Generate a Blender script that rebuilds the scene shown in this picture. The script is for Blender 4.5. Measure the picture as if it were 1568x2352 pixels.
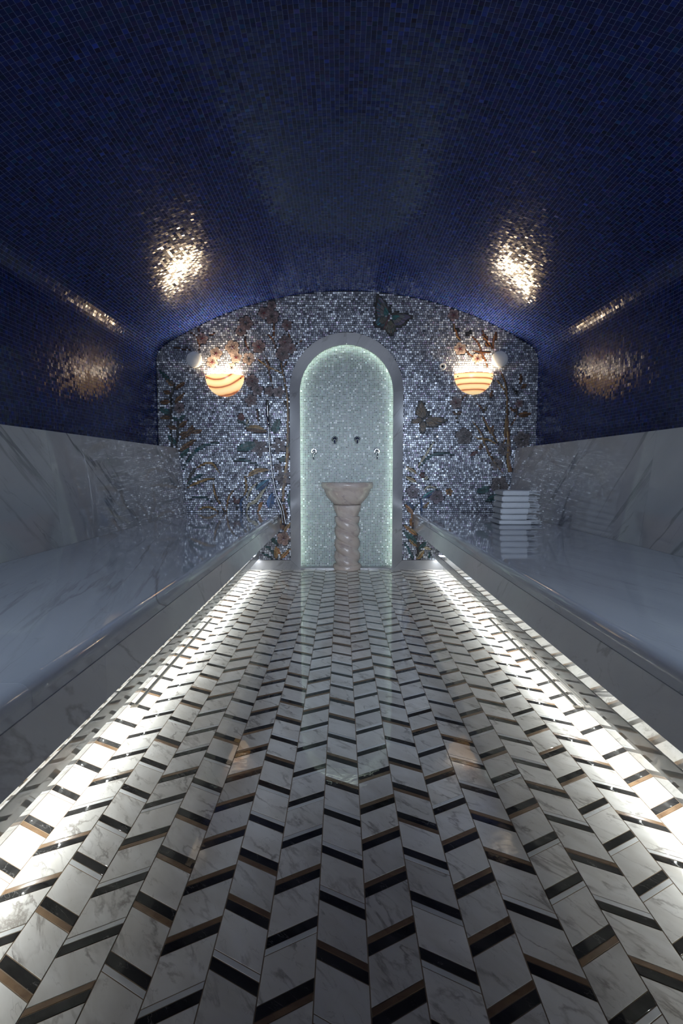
import bpy, bmesh, math, random
import numpy as np
from math import pi, sin, cos, tan, atan, radians, sqrt
from mathutils import Vector, Matrix

random.seed(7); rng = np.random.default_rng(11)
for o in list(bpy.data.objects): bpy.data.objects.remove(o)
sc = bpy.context.scene
COL = sc.collection

# ---------------------------------------------------------------- camera
FPX = 1240.0; PITCH = radians(4.427); CAMX = -0.050; CAMZ = 0.912; D = 4.918
cam = bpy.data.cameras.new('camera'); cam.sensor_fit = 'VERTICAL'; cam.sensor_height = 36.0
cam.lens = FPX / 2352 * 36; cam.clip_start = .02
co = bpy.data.objects.new('camera', cam); COL.objects.link(co)
co.location = (CAMX, 0, CAMZ); co.rotation_euler = (pi/2 - PITCH, 0, 0)
sc.camera = co
# ---------------------------------------------------------------- world, exposure
w = bpy.data.worlds.new('world'); sc.world = w; w.use_nodes = True
w.node_tree.nodes['Background'].inputs[0].default_value = (.30, .38, .60, 1)
w.node_tree.nodes['Background'].inputs[1].default_value = .02
sc.view_settings.view_transform = 'Standard'; sc.view_settings.look = 'None'
sc.view_settings.gamma = 1; sc.view_settings.use_curve_mapping = False
sc.view_settings.exposure = 0.0
LED_FLOOR = 2600.0      # emission of the floor LED chips
LED_NICHE = 17.0
SCONCE_E = 90.0
REAR_FILL_W = 8.5
SPOT_W = 155.0
def area(name, loc, rot, sx, sy, watts, color):
    l = bpy.data.lights.new(name, 'AREA'); l.shape = 'RECTANGLE'; l.size = sx; l.size_y = sy
    l.energy = watts; l.color = color
    o = bpy.data.objects.new(name, l); COL.objects.link(o); o.location = loc; o.rotation_euler = rot
    return o
# unseen cool area light added beyond the rear opening, for frontal light down the room
rear_fill = area('rear_fill_light', (0, -2.3, 1.25), (pi/2, 0, 0), 1.5, 1.1, REAR_FILL_W, (.74, .84, 1.0)); rear_fill.data.spread = radians(38)

# two unseen soft fill spots added to brighten the benches, aimed down the room
def spot(name, loc, aim, watts, color, ang, blend, rad):
    l = bpy.data.lights.new(name, 'SPOT'); l.energy = watts; l.color = color; l.spot_size = ang; l.spot_blend = blend; l.shadow_soft_size = rad
    o = bpy.data.objects.new(name, l); COL.objects.link(o); o.location = loc
    o.rotation_euler = (Vector(aim)-Vector(loc)).to_track_quat('-Z', 'Y').to_euler()
for s_ in (-1, 1): spot('bench_fill_spot', (s_*1.45, -1.0, 2.0), (s_*1.25, 2.2, .5), SPOT_W, (.68, .82, 1.0), radians(58), .8, .15)

# ---------------------------------------------------------------- projection of the wall drawing
def W(px, py, Y=D):
    v = py - 1176.0; u = px - 784.0
    fy = FPX*cos(PITCH) - v*sin(PITCH); fz = -FPX*sin(PITCH) - v*cos(PITCH)
    return (CAMX + u*Y/fy, CAMZ + fz*Y/fy)

# ---------------------------------------------------------------- materials
def M(name):
    m = bpy.data.materials.new(name); m.use_nodes = True
    nt = m.node_tree; b = nt.nodes['Principled BSDF']; return m, nt, b
def N(nt, t, **kw):
    n = nt.nodes.new(t)
    for k, v in kw.items(): setattr(n, k, v)
    return n
def plain(name, col, rough=.5, metal=0, spec=.5, coat=0):
    m, nt, b = M(name)
    b.inputs['Base Color'].default_value = (*col, 1); b.inputs['Roughness'].default_value = rough
    b.inputs['Metallic'].default_value = metal; b.inputs['Specular IOR Level'].default_value = spec
    b.inputs['Coat Weight'].default_value = coat
    return m
def emis(name, col, s):
    m, nt, b = M(name)
    b.inputs['Base Color'].default_value = (0, 0, 0, 1)
    b.inputs['Emission Color'].default_value = (*col, 1); b.inputs['Emission Strength'].default_value = s
    return m
def ramp(nt, pts):
    r = N(nt, 'ShaderNodeValToRGB'); e = r.color_ramp.elements
    e[0].position, e[0].color = pts[0][0], (*pts[0][1], 1)
    e[1].position, e[1].color = pts[-1][0], (*pts[-1][1], 1)
    for p, c in pts[1:-1]:
        x = e.new(p); x.color = (*c, 1)
    return r
def marble(name, base, cloud, vein, scale=1.0, rot=(0, 0, 0), stretch=(1, 1, 1), rough=.08, vein_w=.03, vein_amt=.7, spec=.5,
           fine=None, per_tile=False, coat=0.0, rough_noise=.0, transl=None):
    """polished stone: clouds, thin long veins and a little fine speckle, different on every slab"""
    m, nt, b = M(name); L = nt.links.new
    geo = N(nt, 'ShaderNodeNewGeometry'); oi = N(nt, 'ShaderNodeObjectInfo')
    at = N(nt, 'ShaderNodeAttribute', attribute_name='seed')
    comb = N(nt, 'ShaderNodeMath', operation='ADD')
    L(oi.outputs['Random'], comb.inputs[0]); L(at.outputs['Fac'], comb.inputs[1])
    k = N(nt, 'ShaderNodeMath', operation='MULTIPLY'); L(comb.outputs[0], k.inputs[0]); k.inputs[1].default_value = 57.0 if per_tile else 3.0
    va = N(nt, 'ShaderNodeVectorMath', operation='ADD'); L(geo.outputs['Position'], va.inputs[0]); L(k.outputs[0], va.inputs[1])
    mp = N(nt, 'ShaderNodeMapping', vector_type='TEXTURE'); mp.inputs['Rotation'].default_value = rot; mp.inputs['Scale'].default_value = tuple(1/(scale*s) for s in stretch)
    L(va.outputs[0], mp.inputs['Vector'])
    n1 = N(nt, 'ShaderNodeTexNoise'); n1.inputs['Scale'].default_value = 1.3; n1.inputs['Detail'].default_value = 5; n1.inputs['Distortion'].default_value = .6
    L(mp.outputs[0], n1.inputs['Vector'])
    r1 = ramp(nt, [(.32, base), (.72, cloud)]); L(n1.outputs['Fac'], r1.inputs[0])
    # veins: two sets where the noise crosses its middle value
    mixc = r1.outputs[0]
    for sc_, wd, amt, det in ((.9, vein_w, vein_amt, 7), (2.3, vein_w*.5, vein_amt*.45, 5)):
        n2 = N(nt, 'ShaderNodeTexNoise'); n2.inputs['Scale'].default_value = sc_; n2.inputs['Detail'].default_value = det; n2.inputs['Distortion'].default_value = .35
        n2.inputs['Roughness'].default_value = .55
        L(mp.outputs[0], n2.inputs['Vector'])
        s = N(nt, 'ShaderNodeMath', operation='SUBTRACT'); L(n2.outputs['Fac'], s.inputs[0]); s.inputs[1].default_value = .5
        a = N(nt, 'ShaderNodeMath', operation='ABSOLUTE'); L(s.outputs[0], a.inputs[0])
        mr = N(nt, 'ShaderNodeMapRange'); mr.inputs['From Min'].default_value = 0; mr.inputs['From Max'].default_value = wd
        mr.inputs['To Min'].default_value = amt; mr.inputs['To Max'].default_value = 0; L(a.outputs[0], mr.inputs['Value'])
        # broken up
        n3 = N(nt, 'ShaderNodeTexNoise'); n3.inputs['Scale'].default_value = 2.1*sc_; L(mp.outputs[0], n3.inputs['Vector'])
        r3 = ramp(nt, [(.42, (0, 0, 0)), (.62, (1, 1, 1))]); L(n3.outputs['Fac'], r3.inputs[0])
        mu = N(nt, 'ShaderNodeMath', operation='MULTIPLY'); L(mr.outputs[0], mu.inputs[0]); L(r3.outputs[0], mu.inputs[1])
        mx = N(nt, 'ShaderNodeMix', data_type='RGBA'); L(mu.outputs[0], mx.inputs['Factor']); L(mixc, mx.inputs['A'])
        mx.inputs['B'].default_value = (*vein, 1); mixc = mx.outputs['Result']
    if per_tile:
        hs = N(nt, 'ShaderNodeHueSaturation'); L(mixc, hs.inputs['Color'])
        fr = N(nt, 'ShaderNodeMath', operation='FRACT'); m2 = N(nt, 'ShaderNodeMath', operation='MULTIPLY'); L(comb.outputs[0], m2.inputs[0]); m2.inputs[1].default_value = 13.7
        L(m2.outputs[0], fr.inputs[0])
        mr = N(nt, 'ShaderNodeMapRange'); mr.inputs['To Min'].default_value = .84; mr.inputs['To Max'].default_value = 1.08; L(fr.outputs[0], mr.inputs['Value'])
        L(mr.outputs[0], hs.inputs['Value']); mixc = hs.outputs[0]
    L(mixc, b.inputs['Base Color'])
    b.inputs['Roughness'].default_value = rough; b.inputs['Specular IOR Level'].default_value = spec
    b.inputs['Coat Weight'].default_value = coat; b.inputs['Coat Roughness'].default_value = .03
    if rough_noise:
        nr = N(nt, 'ShaderNodeTexNoise'); nr.inputs['Scale'].default_value = 14; nr.inputs['Detail'].default_value = 4; L(va.outputs[0], nr.inputs['Vector'])
        mr = N(nt, 'ShaderNodeMapRange'); mr.inputs['To Min'].default_value = max(0, rough-rough_noise); mr.inputs['To Max'].default_value = rough+rough_noise
        L(nr.outputs['Fac'], mr.inputs['Value']); L(mr.outputs[0], b.inputs['Roughness'])
        bp = N(nt, 'ShaderNodeBump'); bp.inputs['Strength'].default_value = .06; bp.inputs['Distance'].default_value = .01
        L(nr.outputs['Fac'], bp.inputs['Height']); L(bp.outputs[0], b.inputs['Normal'])
    return m
def tessera(name, rough, metal=0, spec=.5, coat=0):
    m, nt, b = M(name)
    at = N(nt, 'ShaderNodeAttribute', attribute_name='tint')
    nt.links.new(at.outputs['Color'], b.inputs['Base Color'])
    b.inputs['Roughness'].default_value = rough; b.inputs['Metallic'].default_value = metal
    b.inputs['Specular IOR Level'].default_value = spec; b.inputs['Coat Weight'].default_value = coat; b.inputs['Coat Roughness'].default_value = .03
    return m

m_bench_top = marble('marble_bench_top', (.52, .55, .60), (.62, .65, .70), (.16, .13, .13), 1.0, (0, 0, radians(14)), (3.4, .24, 2), rough=.035, vein_w=.012, vein_amt=.6, spec=.7)
m_bench_face = marble('marble_bench_face', (.68, .69, .71), (.78, .79, .80), (.25, .25, .26), 1.6, (radians(-35), 0, 0), (1, .5, 1.7), rough=.10, vein_w=.012, vein_amt=.5)
m_back = marble('marble_backrest', (.60, .61, .63), (.72, .73, .74), (.12, .13, .14), 1.0, (radians(-42), 0, 0), (1, .32, 2.1), rough=.03, vein_w=.013, vein_amt=.75, spec=.5)
m_frame = marble('marble_frame', (.20, .20, .215), (.25, .25, .265), (.07, .065, .065), 2.2, (0, radians(35), 0), (2.0, 1, .5), rough=.12, vein_w=.014, vein_amt=.6)
m_white_tile = marble('floor_marble_white', (.64, .61, .565), (.80, .78, .75), (.22, .19, .165), 7.5, (0, 0, radians(40)), (1.7, .6, 1), rough=.035, vein_w=.026, vein_amt=.75, per_tile=True, rough_noise=.012, spec=.45)
m_white_strip = marble('floor_marble_plain', (.62, .62, .61), (.72, .72, .72), (.4, .38, .36), 6.0, rough=.05, vein_w=.01, vein_amt=.3, per_tile=True)
m_black_tile = marble('floor_marble_black', (.013, .0125, .0125), (.040, .038, .037), (.30, .29, .28), 9.0, (0, 0, radians(50)), (1.8, .7, 1), rough=.035, vein_w=.005, vein_amt=.5, per_tile=True, rough_noise=.01, spec=.22)
m_brown_tile = marble('floor_marble_brown', (.14, .082, .045), (.23, .145, .08), (.07, .03, .015), 14.0, rough=.2, vein_w=.03, vein_amt=.5, per_tile=True, rough_noise=.06)
m_basin = marble('marble_basin', (.42, .34, .30), (.52, .46, .43), (.20, .16, .17), 4.5, (0, radians(25), 0), (1, 1, 2.2), rough=.22, vein_w=.03, vein_amt=.55)
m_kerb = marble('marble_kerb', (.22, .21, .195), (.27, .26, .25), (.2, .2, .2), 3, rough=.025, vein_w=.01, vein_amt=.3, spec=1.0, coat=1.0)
m_valance = marble('marble_valance', (.34, .34, .33), (.42, .42, .41), (.2, .2, .2), 3, rough=.02, vein_w=.01, vein_amt=.3, spec=1.0, coat=0)
for m_ in (m_kerb, m_valance): m_.node_tree.nodes['Principled BSDF'].inputs['IOR'].default_value = 2.4
m_grout = plain('floor_grout', (.24, .17, .11), .8)
m_grout_blue = plain('blue_grout', (.12, .17, .38), .7)
m_grout_grey = plain('dark_grout', (.035, .04, .05), .8)
m_grout_pale = plain('pale_grout', (.60, .70, .66), .7)
m_blue_tile = tessera('blue_glass_tile', .135, 0, .30, 0)
m_silver_tile = tessera('silver_glass_tile', .30, .2, .5)
m_inlay = tessera('inlay_glass_tile', .38, 0, .35)
m_niche_tile = tessera('niche_glass_tile', .35, 0, .35)
m_chrome = plain('chrome', (.75, .76, .78), .08, 1)
m_hose = plain('hose_metal', (.32, .33, .35), .22, 1)
m_dark = plain('dark_gap', (.004, .004, .004), .9)
m_white_plastic = plain('white_enamel', (.62, .62, .60), .35)
m_towel = plain('towel_cotton', (.56, .58, .62), .95, spec=.1)
m_led = emis('led_chip', (.95, 1.0, .985), LED_FLOOR)
m_led_niche = emis('led_niche', (.83, 1.0, .87), LED_NICHE)
m_diff = emis('hot_diffuser', (1.0, .77, .50), SCONCE_E)
m_metal_warm = plain('brushed_steel', (.45, .40, .34), .3, 1)

# ---------------------------------------------------------------- object helpers
def link(name, me, parent=None, mat=None):
    o = bpy.data.objects.new(name, me); COL.objects.link(o)
    if parent is not None: o.parent = parent
    if mat is not None: me.materials.append(mat)
    return o
def tag(o, label=None, cat=None, group=None, kind=None):
    if label: o['label'] = label
    if cat: o['category'] = cat
    if group: o['group'] = group
    if kind: o['kind'] = kind
    return o
def empty(name, loc=(0, 0, 0), rz=0):
    o = bpy.data.objects.new(name, None); COL.objects.link(o); o.location = loc; o.rotation_euler = (0, 0, rz); return o
def pyd(name, vs, fs, mat, parent=None, smooth=False):
    me = bpy.data.meshes.new(name); me.from_pydata(vs, [], fs); me.update()
    if smooth: me.shade_smooth()
    return link(name, me, parent, mat)
def box_vf(x0, x1, y0, y1, z0, z1):
    v = [(x0, y0, z0), (x1, y0, z0), (x1, y1, z0), (x0, y1, z0), (x0, y0, z1), (x1, y0, z1), (x1, y1, z1), (x0, y1, z1)]
    f = [(0, 3, 2, 1), (4, 5, 6, 7), (0, 1, 5, 4), (1, 2, 6, 5), (2, 3, 7, 6), (3, 0, 4, 7)]
    return v, f
def box(name, x0, x1, y0, y1, z0, z1, mat, parent=None):
    return pyd(name, *box_vf(x0, x1, y0, y1, z0, z1), mat, parent)
def extrude_y(name, prof, y0, y1, mat, parent=None, bevel=0):
    """prof: closed (x,z) polygon"""
    n = len(prof)
    vs = [(x, y0, z) for x, z in prof] + [(x, y1, z) for x, z in prof]
    fs = [(i, (i+1) % n, n+(i+1) % n, n+i) for i in range(n)] + [tuple(range(n))[::-1], tuple(range(n, 2*n))]
    o = pyd(name, vs, fs, mat, parent)
    bm = bmesh.new(); bm.from_mesh(o.data); bmesh.ops.recalc_face_normals(bm, faces=bm.faces)
    if bevel:
        bmesh.ops.bevel(bm, geom=[e for e in bm.edges if e.calc_face_angle(0) > .6], offset=bevel, segments=2, affect='EDGES')
    bm.to_mesh(o.data); bm.free(); return o
def lathe(name, prof, mat, parent=None, loc=(0, 0, 0), seg=48, axis='Z', arc=2*pi, a0=0):
    vs, fs = [], []
    n = len(prof); full = abs(arc-2*pi) < 1e-6; cols = seg if full else seg+1
    for i in range(cols):
        a = a0 + arc*i/seg
        for r, z in prof:
            if axis == 'Z': vs.append((loc[0]+r*cos(a), loc[1]+r*sin(a), loc[2]+z))
            else: vs.append((loc[0]+r*cos(a), loc[1]-z, loc[2]+r*sin(a)))     # axis towards the room (-Y)
    for i in range(seg):
        j = (i+1) % cols
        for k in range(n-1): fs.append((i*n+k, j*n+k, j*n+k+1, i*n+k+1))
    o = pyd(name, vs, fs, mat, parent, True)
    bm = bmesh.new(); bm.from_mesh(o.data); bmesh.ops.remove_doubles(bm, verts=bm.verts, dist=1e-5); bmesh.ops.recalc_face_normals(bm, faces=bm.faces)
    bm.to_mesh(o.data); bm.free(); o.data.shade_smooth(); return o
def tube(name, pts, r, mat, parent=None, seg=10):
    P = [Vector(p) for p in pts]; vs, fs = [], []
    rr = r if isinstance(r, (list, tuple)) else [r]*len(P)
    for i, p in enumerate(P):
        t = (P[min(i+1, len(P)-1)] - P[max(i-1, 0)]).normalized()
        u = t.cross(Vector((0, 1, 0))); u = (u if u.length > .1 else t.cross(Vector((1, 0, 0)))).normalized(); v = t.cross(u)
        for k in range(seg):
            a = 2*pi*k/seg; vs.append(tuple(p + (u*cos(a)+v*sin(a))*rr[i]))
    for i in range(len(P)-1):
        for k in range(seg):
            k2 = (k+1) % seg; fs.append((i*seg+k, i*seg+k2, (i+1)*seg+k2, (i+1)*seg+k))
    fs.append(tuple(range(seg))); fs.append(tuple(range((len(P)-1)*seg, len(P)*seg))[::-1])
    return pyd(name, vs, fs, mat, parent, True)
def curve_pts(pts, n=24):
    """Catmull-Rom through 2D/3D points"""
    P = [np.array(p, float) for p in pts]
    if len(P) == 2: return [tuple(P[0]+(P[1]-P[0])*t) for t in np.linspace(0, 1, n)]
    P = [2*P[0]-P[1]] + P + [2*P[-1]-P[-2]]; out = []
    m = len(P)-3; per = max(2, n//m)
    for i in range(m):
        p0, p1, p2, p3 = P[i:i+4]
        for t in np.linspace(0, 1, per, endpoint=(i == m-1)):
            out.append(tuple(.5*((2*p1)+(-p0+p2)*t+(2*p0-5*p1+4*p2-p3)*t*t+(-p0+3*p1-3*p2+p3)*t**3)))
    return out
def np_mesh(name, V, F, mat, parent, tint=None, seed=None):
    """V (n,3), F (m,4) quads, tint (n,3), seed (n,)"""
    me = bpy.data.meshes.new(name)
    me.vertices.add(len(V)); me.vertices.foreach_set('co', np.ascontiguousarray(V, np.float32).ravel())
    me.loops.add(F.size); me.loops.foreach_set('vertex_index', np.ascontiguousarray(F, np.int32).ravel())
    me.polygons.add(len(F)); me.polygons.foreach_set('loop_start', np.arange(0, F.size, 4, dtype=np.int32))
    me.update(calc_edges=True); me.shade_flat()
    if tint is not None:
        a = me.attributes.new('tint', 'FLOAT_COLOR', 'POINT')
        a.data.foreach_set('color', np.hstack([tint, np.ones((len(V), 1))]).astype(np.float32).ravel())
    if seed is not None:
        a = me.attributes.new('seed', 'FLOAT', 'POINT'); a.data.foreach_set('value', np.asarray(seed, np.float32))
    return link(name, me, parent, mat)
def mosaic(name, C, U, Vv, su, sv, tilt, tint, mat, parent, h=.0014, bev=.0):
    """small glass tiles: C centres, U and Vv unit axes, every tile tilted a little. Each: chamfered top on a base ring."""
    n = len(C); Nn = np.cross(U, Vv)
    a = rng.normal(0, tilt, (n, 1)); b = rng.normal(0, tilt, (n, 1))
    su = np.broadcast_to(np.asarray(su, float).reshape(-1, 1), (n, 1))/2; sv = np.broadcast_to(np.asarray(sv, float).reshape(-1, 1), (n, 1))/2
    out = []
    for s, t in ((-1, -1), (1, -1), (1, 1), (-1, 1)):
        out.append(C + s*(su-bev)*U + t*(sv-bev)*Vv + (h + a*s*su + b*t*sv)*Nn)
    for s, t in ((-1, -1), (1, -1), (1, 1), (-1, 1)):
        out.append(C + s*su*U + t*sv*Vv - .0005*Nn)
    V = np.stack(out, 1).reshape(-1, 3)
    f = np.array([(0, 1, 2, 3), (4, 5, 1, 0), (5, 6, 2, 1), (6, 7, 3, 2), (7, 4, 0, 3)])
    F = (np.arange(n)[:, None, None]*8 + f[None]).reshape(-1, 4)
    o = np_mesh(name, V, F, mat, parent, np.repeat(tint, 8, 0)); return o

# ================================================================ dimensions
XW = (W(1231, 1000)[0] - W(363, 1000)[0])/2                 # half width between the blue walls
FH = .881                                                    # half width of the floor
Z_BENCH = W(640, 1177)[1]                                    # bench top
XL = (W(949, 1215)[0]-W(643, 1215)[0])/2                     # bench front
Z_LIP = W(643, 1217.5)[1]
XB0 = .5*(-W(432, 1178)[0] + W(1166, 1178)[0])               # backrest foot
XB1 = .5*(-W(409, 1030)[0] + W(1183.5, 1029)[0]); ZB1 = W(409, 1029.5)[1]
Z_APEX = W(795, 668)[1]; Z_SPR = W(363, 806)[1]
RV = (XW*XW + (Z_APEX-Z_SPR)**2)/(2*(Z_APEX-Z_SPR)); ZC = Z_APEX - RV
Y0 = -1.9                                                    # wall behind the camera
print('dims', XW, Z_BENCH, XL, Z_LIP, XB0, XB1, ZB1, Z_APEX, Z_SPR, RV)

# ---- room section: wall, small cove, vault
FIL = .18
def section():
    """points (x,z) of the right half of the blue surface from the backrest ledge up to the crown, dense"""
    # fillet between the vertical wall x=XW and the vault circle, centre inside the room
    cx = XW - FIL; cz = ZC + sqrt((RV-FIL)**2 - cx*cx)
    a1 = math.atan2(cz-ZC, cx)        # direction from the vault centre through the fillet centre
    pts = [(XW, z) for z in np.linspace(ZB1-.1, cz, 60)]
    pts += [(cx+FIL*cos(a), cz+FIL*sin(a)) for a in np.linspace(0, a1, 16)[1:]]
    pts += [(RV*cos(a), ZC+RV*sin(a)) for a in np.linspace(a1, pi/2, 120)[1:]]
    return np.array(pts), cz
SEC, Z_COVE = section()
SL = np.concatenate([[0], np.cumsum(np.linalg.norm(np.diff(SEC, axis=0), axis=1))])
def sec_at(s):
    x = np.interp(s, SL, SEC[:, 0]); z = np.interp(s, SL, SEC[:, 1])
    e = 1e-3
    tx = np.interp(np.clip(s+e, 0, SL[-1]), SL, SEC[:, 0])-np.interp(np.clip(s-e, 0, SL[-1]), SL, SEC[:, 0])
    tz = np.interp(np.clip(s+e, 0, SL[-1]), SL, SEC[:, 1])-np.interp(np.clip(s-e, 0, SL[-1]), SL, SEC[:, 1])
    l = np.hypot(tx, tz); return x, z, tx/l, tz/l
def vault_z(x): return ZC + np.sqrt(np.maximum(RV*RV - x*x, 0))
def room_top(x):
    x = abs(x)
    return float(np.interp(-x, -SEC[60:, 0], SEC[60:, 1])) if x < XW else Z_COVE

# ---- shell backing (grout bed) of vault and side walls
def bed(name, pts, side, parent=None, lab=None):
    pts = list(pts); off = .05
    x = [(side*p[0], p[1]) for p in pts]
    outer = []
    for i, p in enumerate(pts):
        a = pts[max(i-1, 0)]; b = pts[min(i+1, len(pts)-1)]; t = np.array(b)-np.array(a); t = t/np.linalg.norm(t)
        outer.append((side*(p[0]+t[1]*off), p[1]-t[0]*off))
    prof = x + outer[::-1]
    o = extrude_y(name, prof, Y0, D, m_grout_blue); o['kind'] = 'structure'; return o
n_cove = 60
ceil_prof = [(-x, z) for x, z in SEC[59:]][:-1] + [(x, z) for x, z in SEC[59:]][::-1]
pts = ceil_prof
outer = [(x*1.03, z+.08) for x, z in pts]
ceiling = extrude_y('ceiling', pts + outer[::-1], Y0, D, m_grout_blue); ceiling['kind'] = 'structure'
ceiling['label'] = 'barrel vault ceiling covered in dark navy glass mosaic'
wall_left = box('wall_left', -XW-.15, -XW, Y0, D, 0, Z_COVE, m_grout_blue); wall_left['kind'] = 'structure'
wall_right = box('wall_right', XW, XW+.15, Y0, D, 0, Z_COVE, m_grout_blue); wall_right['kind'] = 'structure'
wall_left['label'] = 'left side wall in blue glass mosaic above the marble backrest'
wall_right['label'] = 'right side wall in blue glass mosaic above the marble backrest'

P_T = .0196
# rows along the section; tiles along Y
ny = int((D-Y0)/P_T); ys = D - (np.arange(ny)+.5)*P_T
cove_s = SL[59]
def blue_tint(n, dark=1.0):
    base = np.array([.0075, .019, .125])
    v = rng.lognormal(0, .35, (n, 1)); c = base*v
    k = rng.random(n)
    c[k < .10] *= np.array([2.2, .9, .9]); c[(k > .10) & (k < .2)] *= np.array([.6, 1.7, 1.0]); c[(k > .2) & (k < .3)] *= np.array([1.2, 1.3, 1.5])
    return c*dark
def blue_zone(name, s0, s1, side, parent, both=False, skip=None):
    ns = max(1, int(round((s1-s0)/P_T))); ps = (s1-s0)/ns
    s = s0 + (np.arange(ns)+.5)*ps
    x, z, tx, tz = sec_at(s)
    Cs = []; Us = []; Vs = []
    for i in range(ns):
        C = np.stack([np.full(ny, side*x[i]), ys, np.full(ny, z[i])], 1)
        T = np.tile([side*tx[i], 0, tz[i]], (ny, 1)); Yv = np.tile([0, 1, 0], (ny, 1))
        Cs.append(C)
        if side > 0: Us.append(Yv*-1.0); Vs.append(T)      # normal = U x V must face the room
        else: Us.append(Yv*1.0); Vs.append(T)
    C = np.concatenate(Cs); U = np.concatenate(Us); V = np.concatenate(Vs)
    Nn = np.cross(U, V)
    # make sure the normal points to the room axis
    flip = (Nn[:, 0]*(-C[:, 0]) + Nn[:, 2]*(1.0-C[:, 2])) < 0
    U[flip] *= -1
    C = C + rng.normal(0, .0004, C.shape)*np.abs(U)
    return C, U, V, ps
def add_zone(parent, s0, s1, side, singles=0, extra=None):
    C, U, V, ps = blue_zone('', s0, s1, side, parent)
    t = blue_tint(len(C))
    return C, U, V, ps, t
# side walls
for side, wl in ((-1, wall_left), (1, wall_right)):
    C, U, V, ps, t = add_zone(wl, .04, cove_s, side)
    o = mosaic('glass_mosaic', C, U, V, P_T-.0021, ps-.0021, .023, t, m_blue_tile, wl, h=.0007); o['kind'] = 'stuff'
# vault
A = [add_zone(ceiling, cove_s, SL[-1], s) for s in (-1, 1)]
C = np.concatenate([a[0] for a in A]); U = np.concatenate([a[1] for a in A]); V = np.concatenate([a[2] for a in A]); t = np.concatenate([a[4] for a in A]); ps = A[0][3]
# tiles nearest to the camera inside the frame: separate pieces
rel = C - np.array([CAMX, 0, CAMZ]); fw = rel[:, 1]*cos(PITCH) - rel[:, 2]*sin(PITCH); up = rel[:, 2]*cos(PITCH) + rel[:, 1]*sin(PITCH)
inview = (fw > .1) & (np.abs(rel[:, 0]/fw*FPX) < 784) & (up/fw*FPX < 1176) & (up > 0)
score = np.where(inview, fw, 99.0)
idx = np.argsort(score)[:300]; mask = np.ones(len(C), bool); mask[idx] = False
o = mosaic('glass_mosaic', C[mask], U[mask], V[mask], P_T-.0021, ps-.0021, .023, t[mask], m_blue_tile, ceiling, h=.0007); o['kind'] = 'stuff'
protos = []
for k in range(8):
    tint = blue_tint(1)
    po = mosaic('tile', np.zeros((1, 3)), np.array([[1., 0, 0]]), np.array([[0, 1., 0]]), P_T-.0021, ps-.0021, .023, tint, m_blue_tile, ceiling, h=.0007)
    protos.append(po.data); bpy.data.objects.remove(po)
for n_, i in enumerate(idx):
    o = bpy.data.objects.new('tile', protos[n_ % 8]); COL.objects.link(o); o.parent = ceiling
    Nn = np.cross(U[i], V[i]); o.matrix_world = Matrix(((U[i][0], V[i][0], Nn[0], C[i][0]), (U[i][1], V[i][1], Nn[1], C[i][1]), (U[i][2], V[i][2], Nn[2], C[i][2]), (0, 0, 0, 1)))

# ================================================================ floor
floor = box('floor', -FH-.9, FH+.9, Y0, D+.5, -.03, -.0008, m_grout); tag(floor, 'chevron floor of white, black and brown marble pieces', kind='structure')
NC = 18; CW = 2*FH/NC; SL30 = CW*tan(radians(29.0)); J = .0022
PER = .1405; LW, LB, LA = .0985, .0238, .0132
def para_mesh(name, length, s, mat, h=.010, bevel=.0003):
    """parallelogram piece: width CW, length along Y, slanted; s=+1: nearer at its right end"""
    hw = CW/2 - J/2; k = SL30/CW
    def ring(off, z):
        a = hw-off; b = length/2 - J/2 - off
        return [(x, y - s*k*x, z) for x, y in ((-a, -b), (a, -b), (a, b), (-a, b))]
    vs = ring(0, -h) + ring(0, -bevel) + ring(bevel, 0)
    fs = [(8, 9, 10, 11)]
    for r in (0, 4):
        for i in range(4): fs.append((r+i, r+(i+1) % 4, r+4+(i+1) % 4, r+4+i))
    me = bpy.data.meshes.new(name); me.from_pydata(vs, [], fs); me.update(); me.materials.append(mat); return me
KINDS_ = {'w': ('white_marble_tile', LW, m_white_tile), 'b': ('black_marble_strip', LB, m_black_tile),
          'r': ('brown_marble_strip', LA, m_brown_tile), 'p': ('pale_marble_strip', LA, m_white_strip)}
FV = (.95, .975, 1.0, 1.025, 1.05)                            # the white blocks differ a little in length
pm = {(k, s, i): para_mesh(v[0], v[1]*f+J, s, v[2]) for k, v in KINDS_.items() for s in (1, -1) for i, f in enumerate(FV if k == 'w' else (1.0,))}
pieces = {k: [] for k in KINDS_}
# where a black strip starts in each column (image row of its far left corner) and whether its thin neighbour lies beyond it
ANCHOR = {0: 1870.5, 1: 1951, 2: 2058, 3: 2175, 4: 2184.4, 5: 2171, 6: 1946, 7: 1934, 8: 1940.6, 9: 1938.8, 10: 1862.7, 11: 1859,
          12: 1866.7, 13: 1859, 14: 1868.6, 15: 1859, 16: 1868.6, 17: 1859}
BEYOND = {1, 3, 5, 6, 8, 9, 11, 12, 14, 16}
def floor_y(py):
    v = py-1176.; return -CAMZ*(FPX*cos(PITCH)-v*sin(PITCH))/(-FPX*sin(PITCH)-v*cos(PITCH))
for c in range(NC):
    s = 1 if c % 2 == 0 else -1
    xc = -FH + (c+.5)*CW
    y = D + .25; col = []
    while y > -.45:
        fi = random.randrange(5); f = FV[fi]
        acc = 'r' if random.random() < .5 else 'p'
        order = ['w', acc, 'b'] if (c in BEYOND) ^ (random.random() < .07) else ['w', 'b', acc]
        for k in order:
            L_ = KINDS_[k][1]*(f if k == 'w' else 1) + J
            col.append([k, y - L_/2, fi if k == 'w' else 0]); y -= L_
    target = floor_y(ANCHOR[c]) - LB/2 - s*SL30/2
    near = min((p for p in col if p[0] == 'b'), key=lambda p: abs(p[1]-target)); sh = target - near[1]
    for k, yc, i in col: pieces[k].append((xc, yc+sh, s, i))
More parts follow.
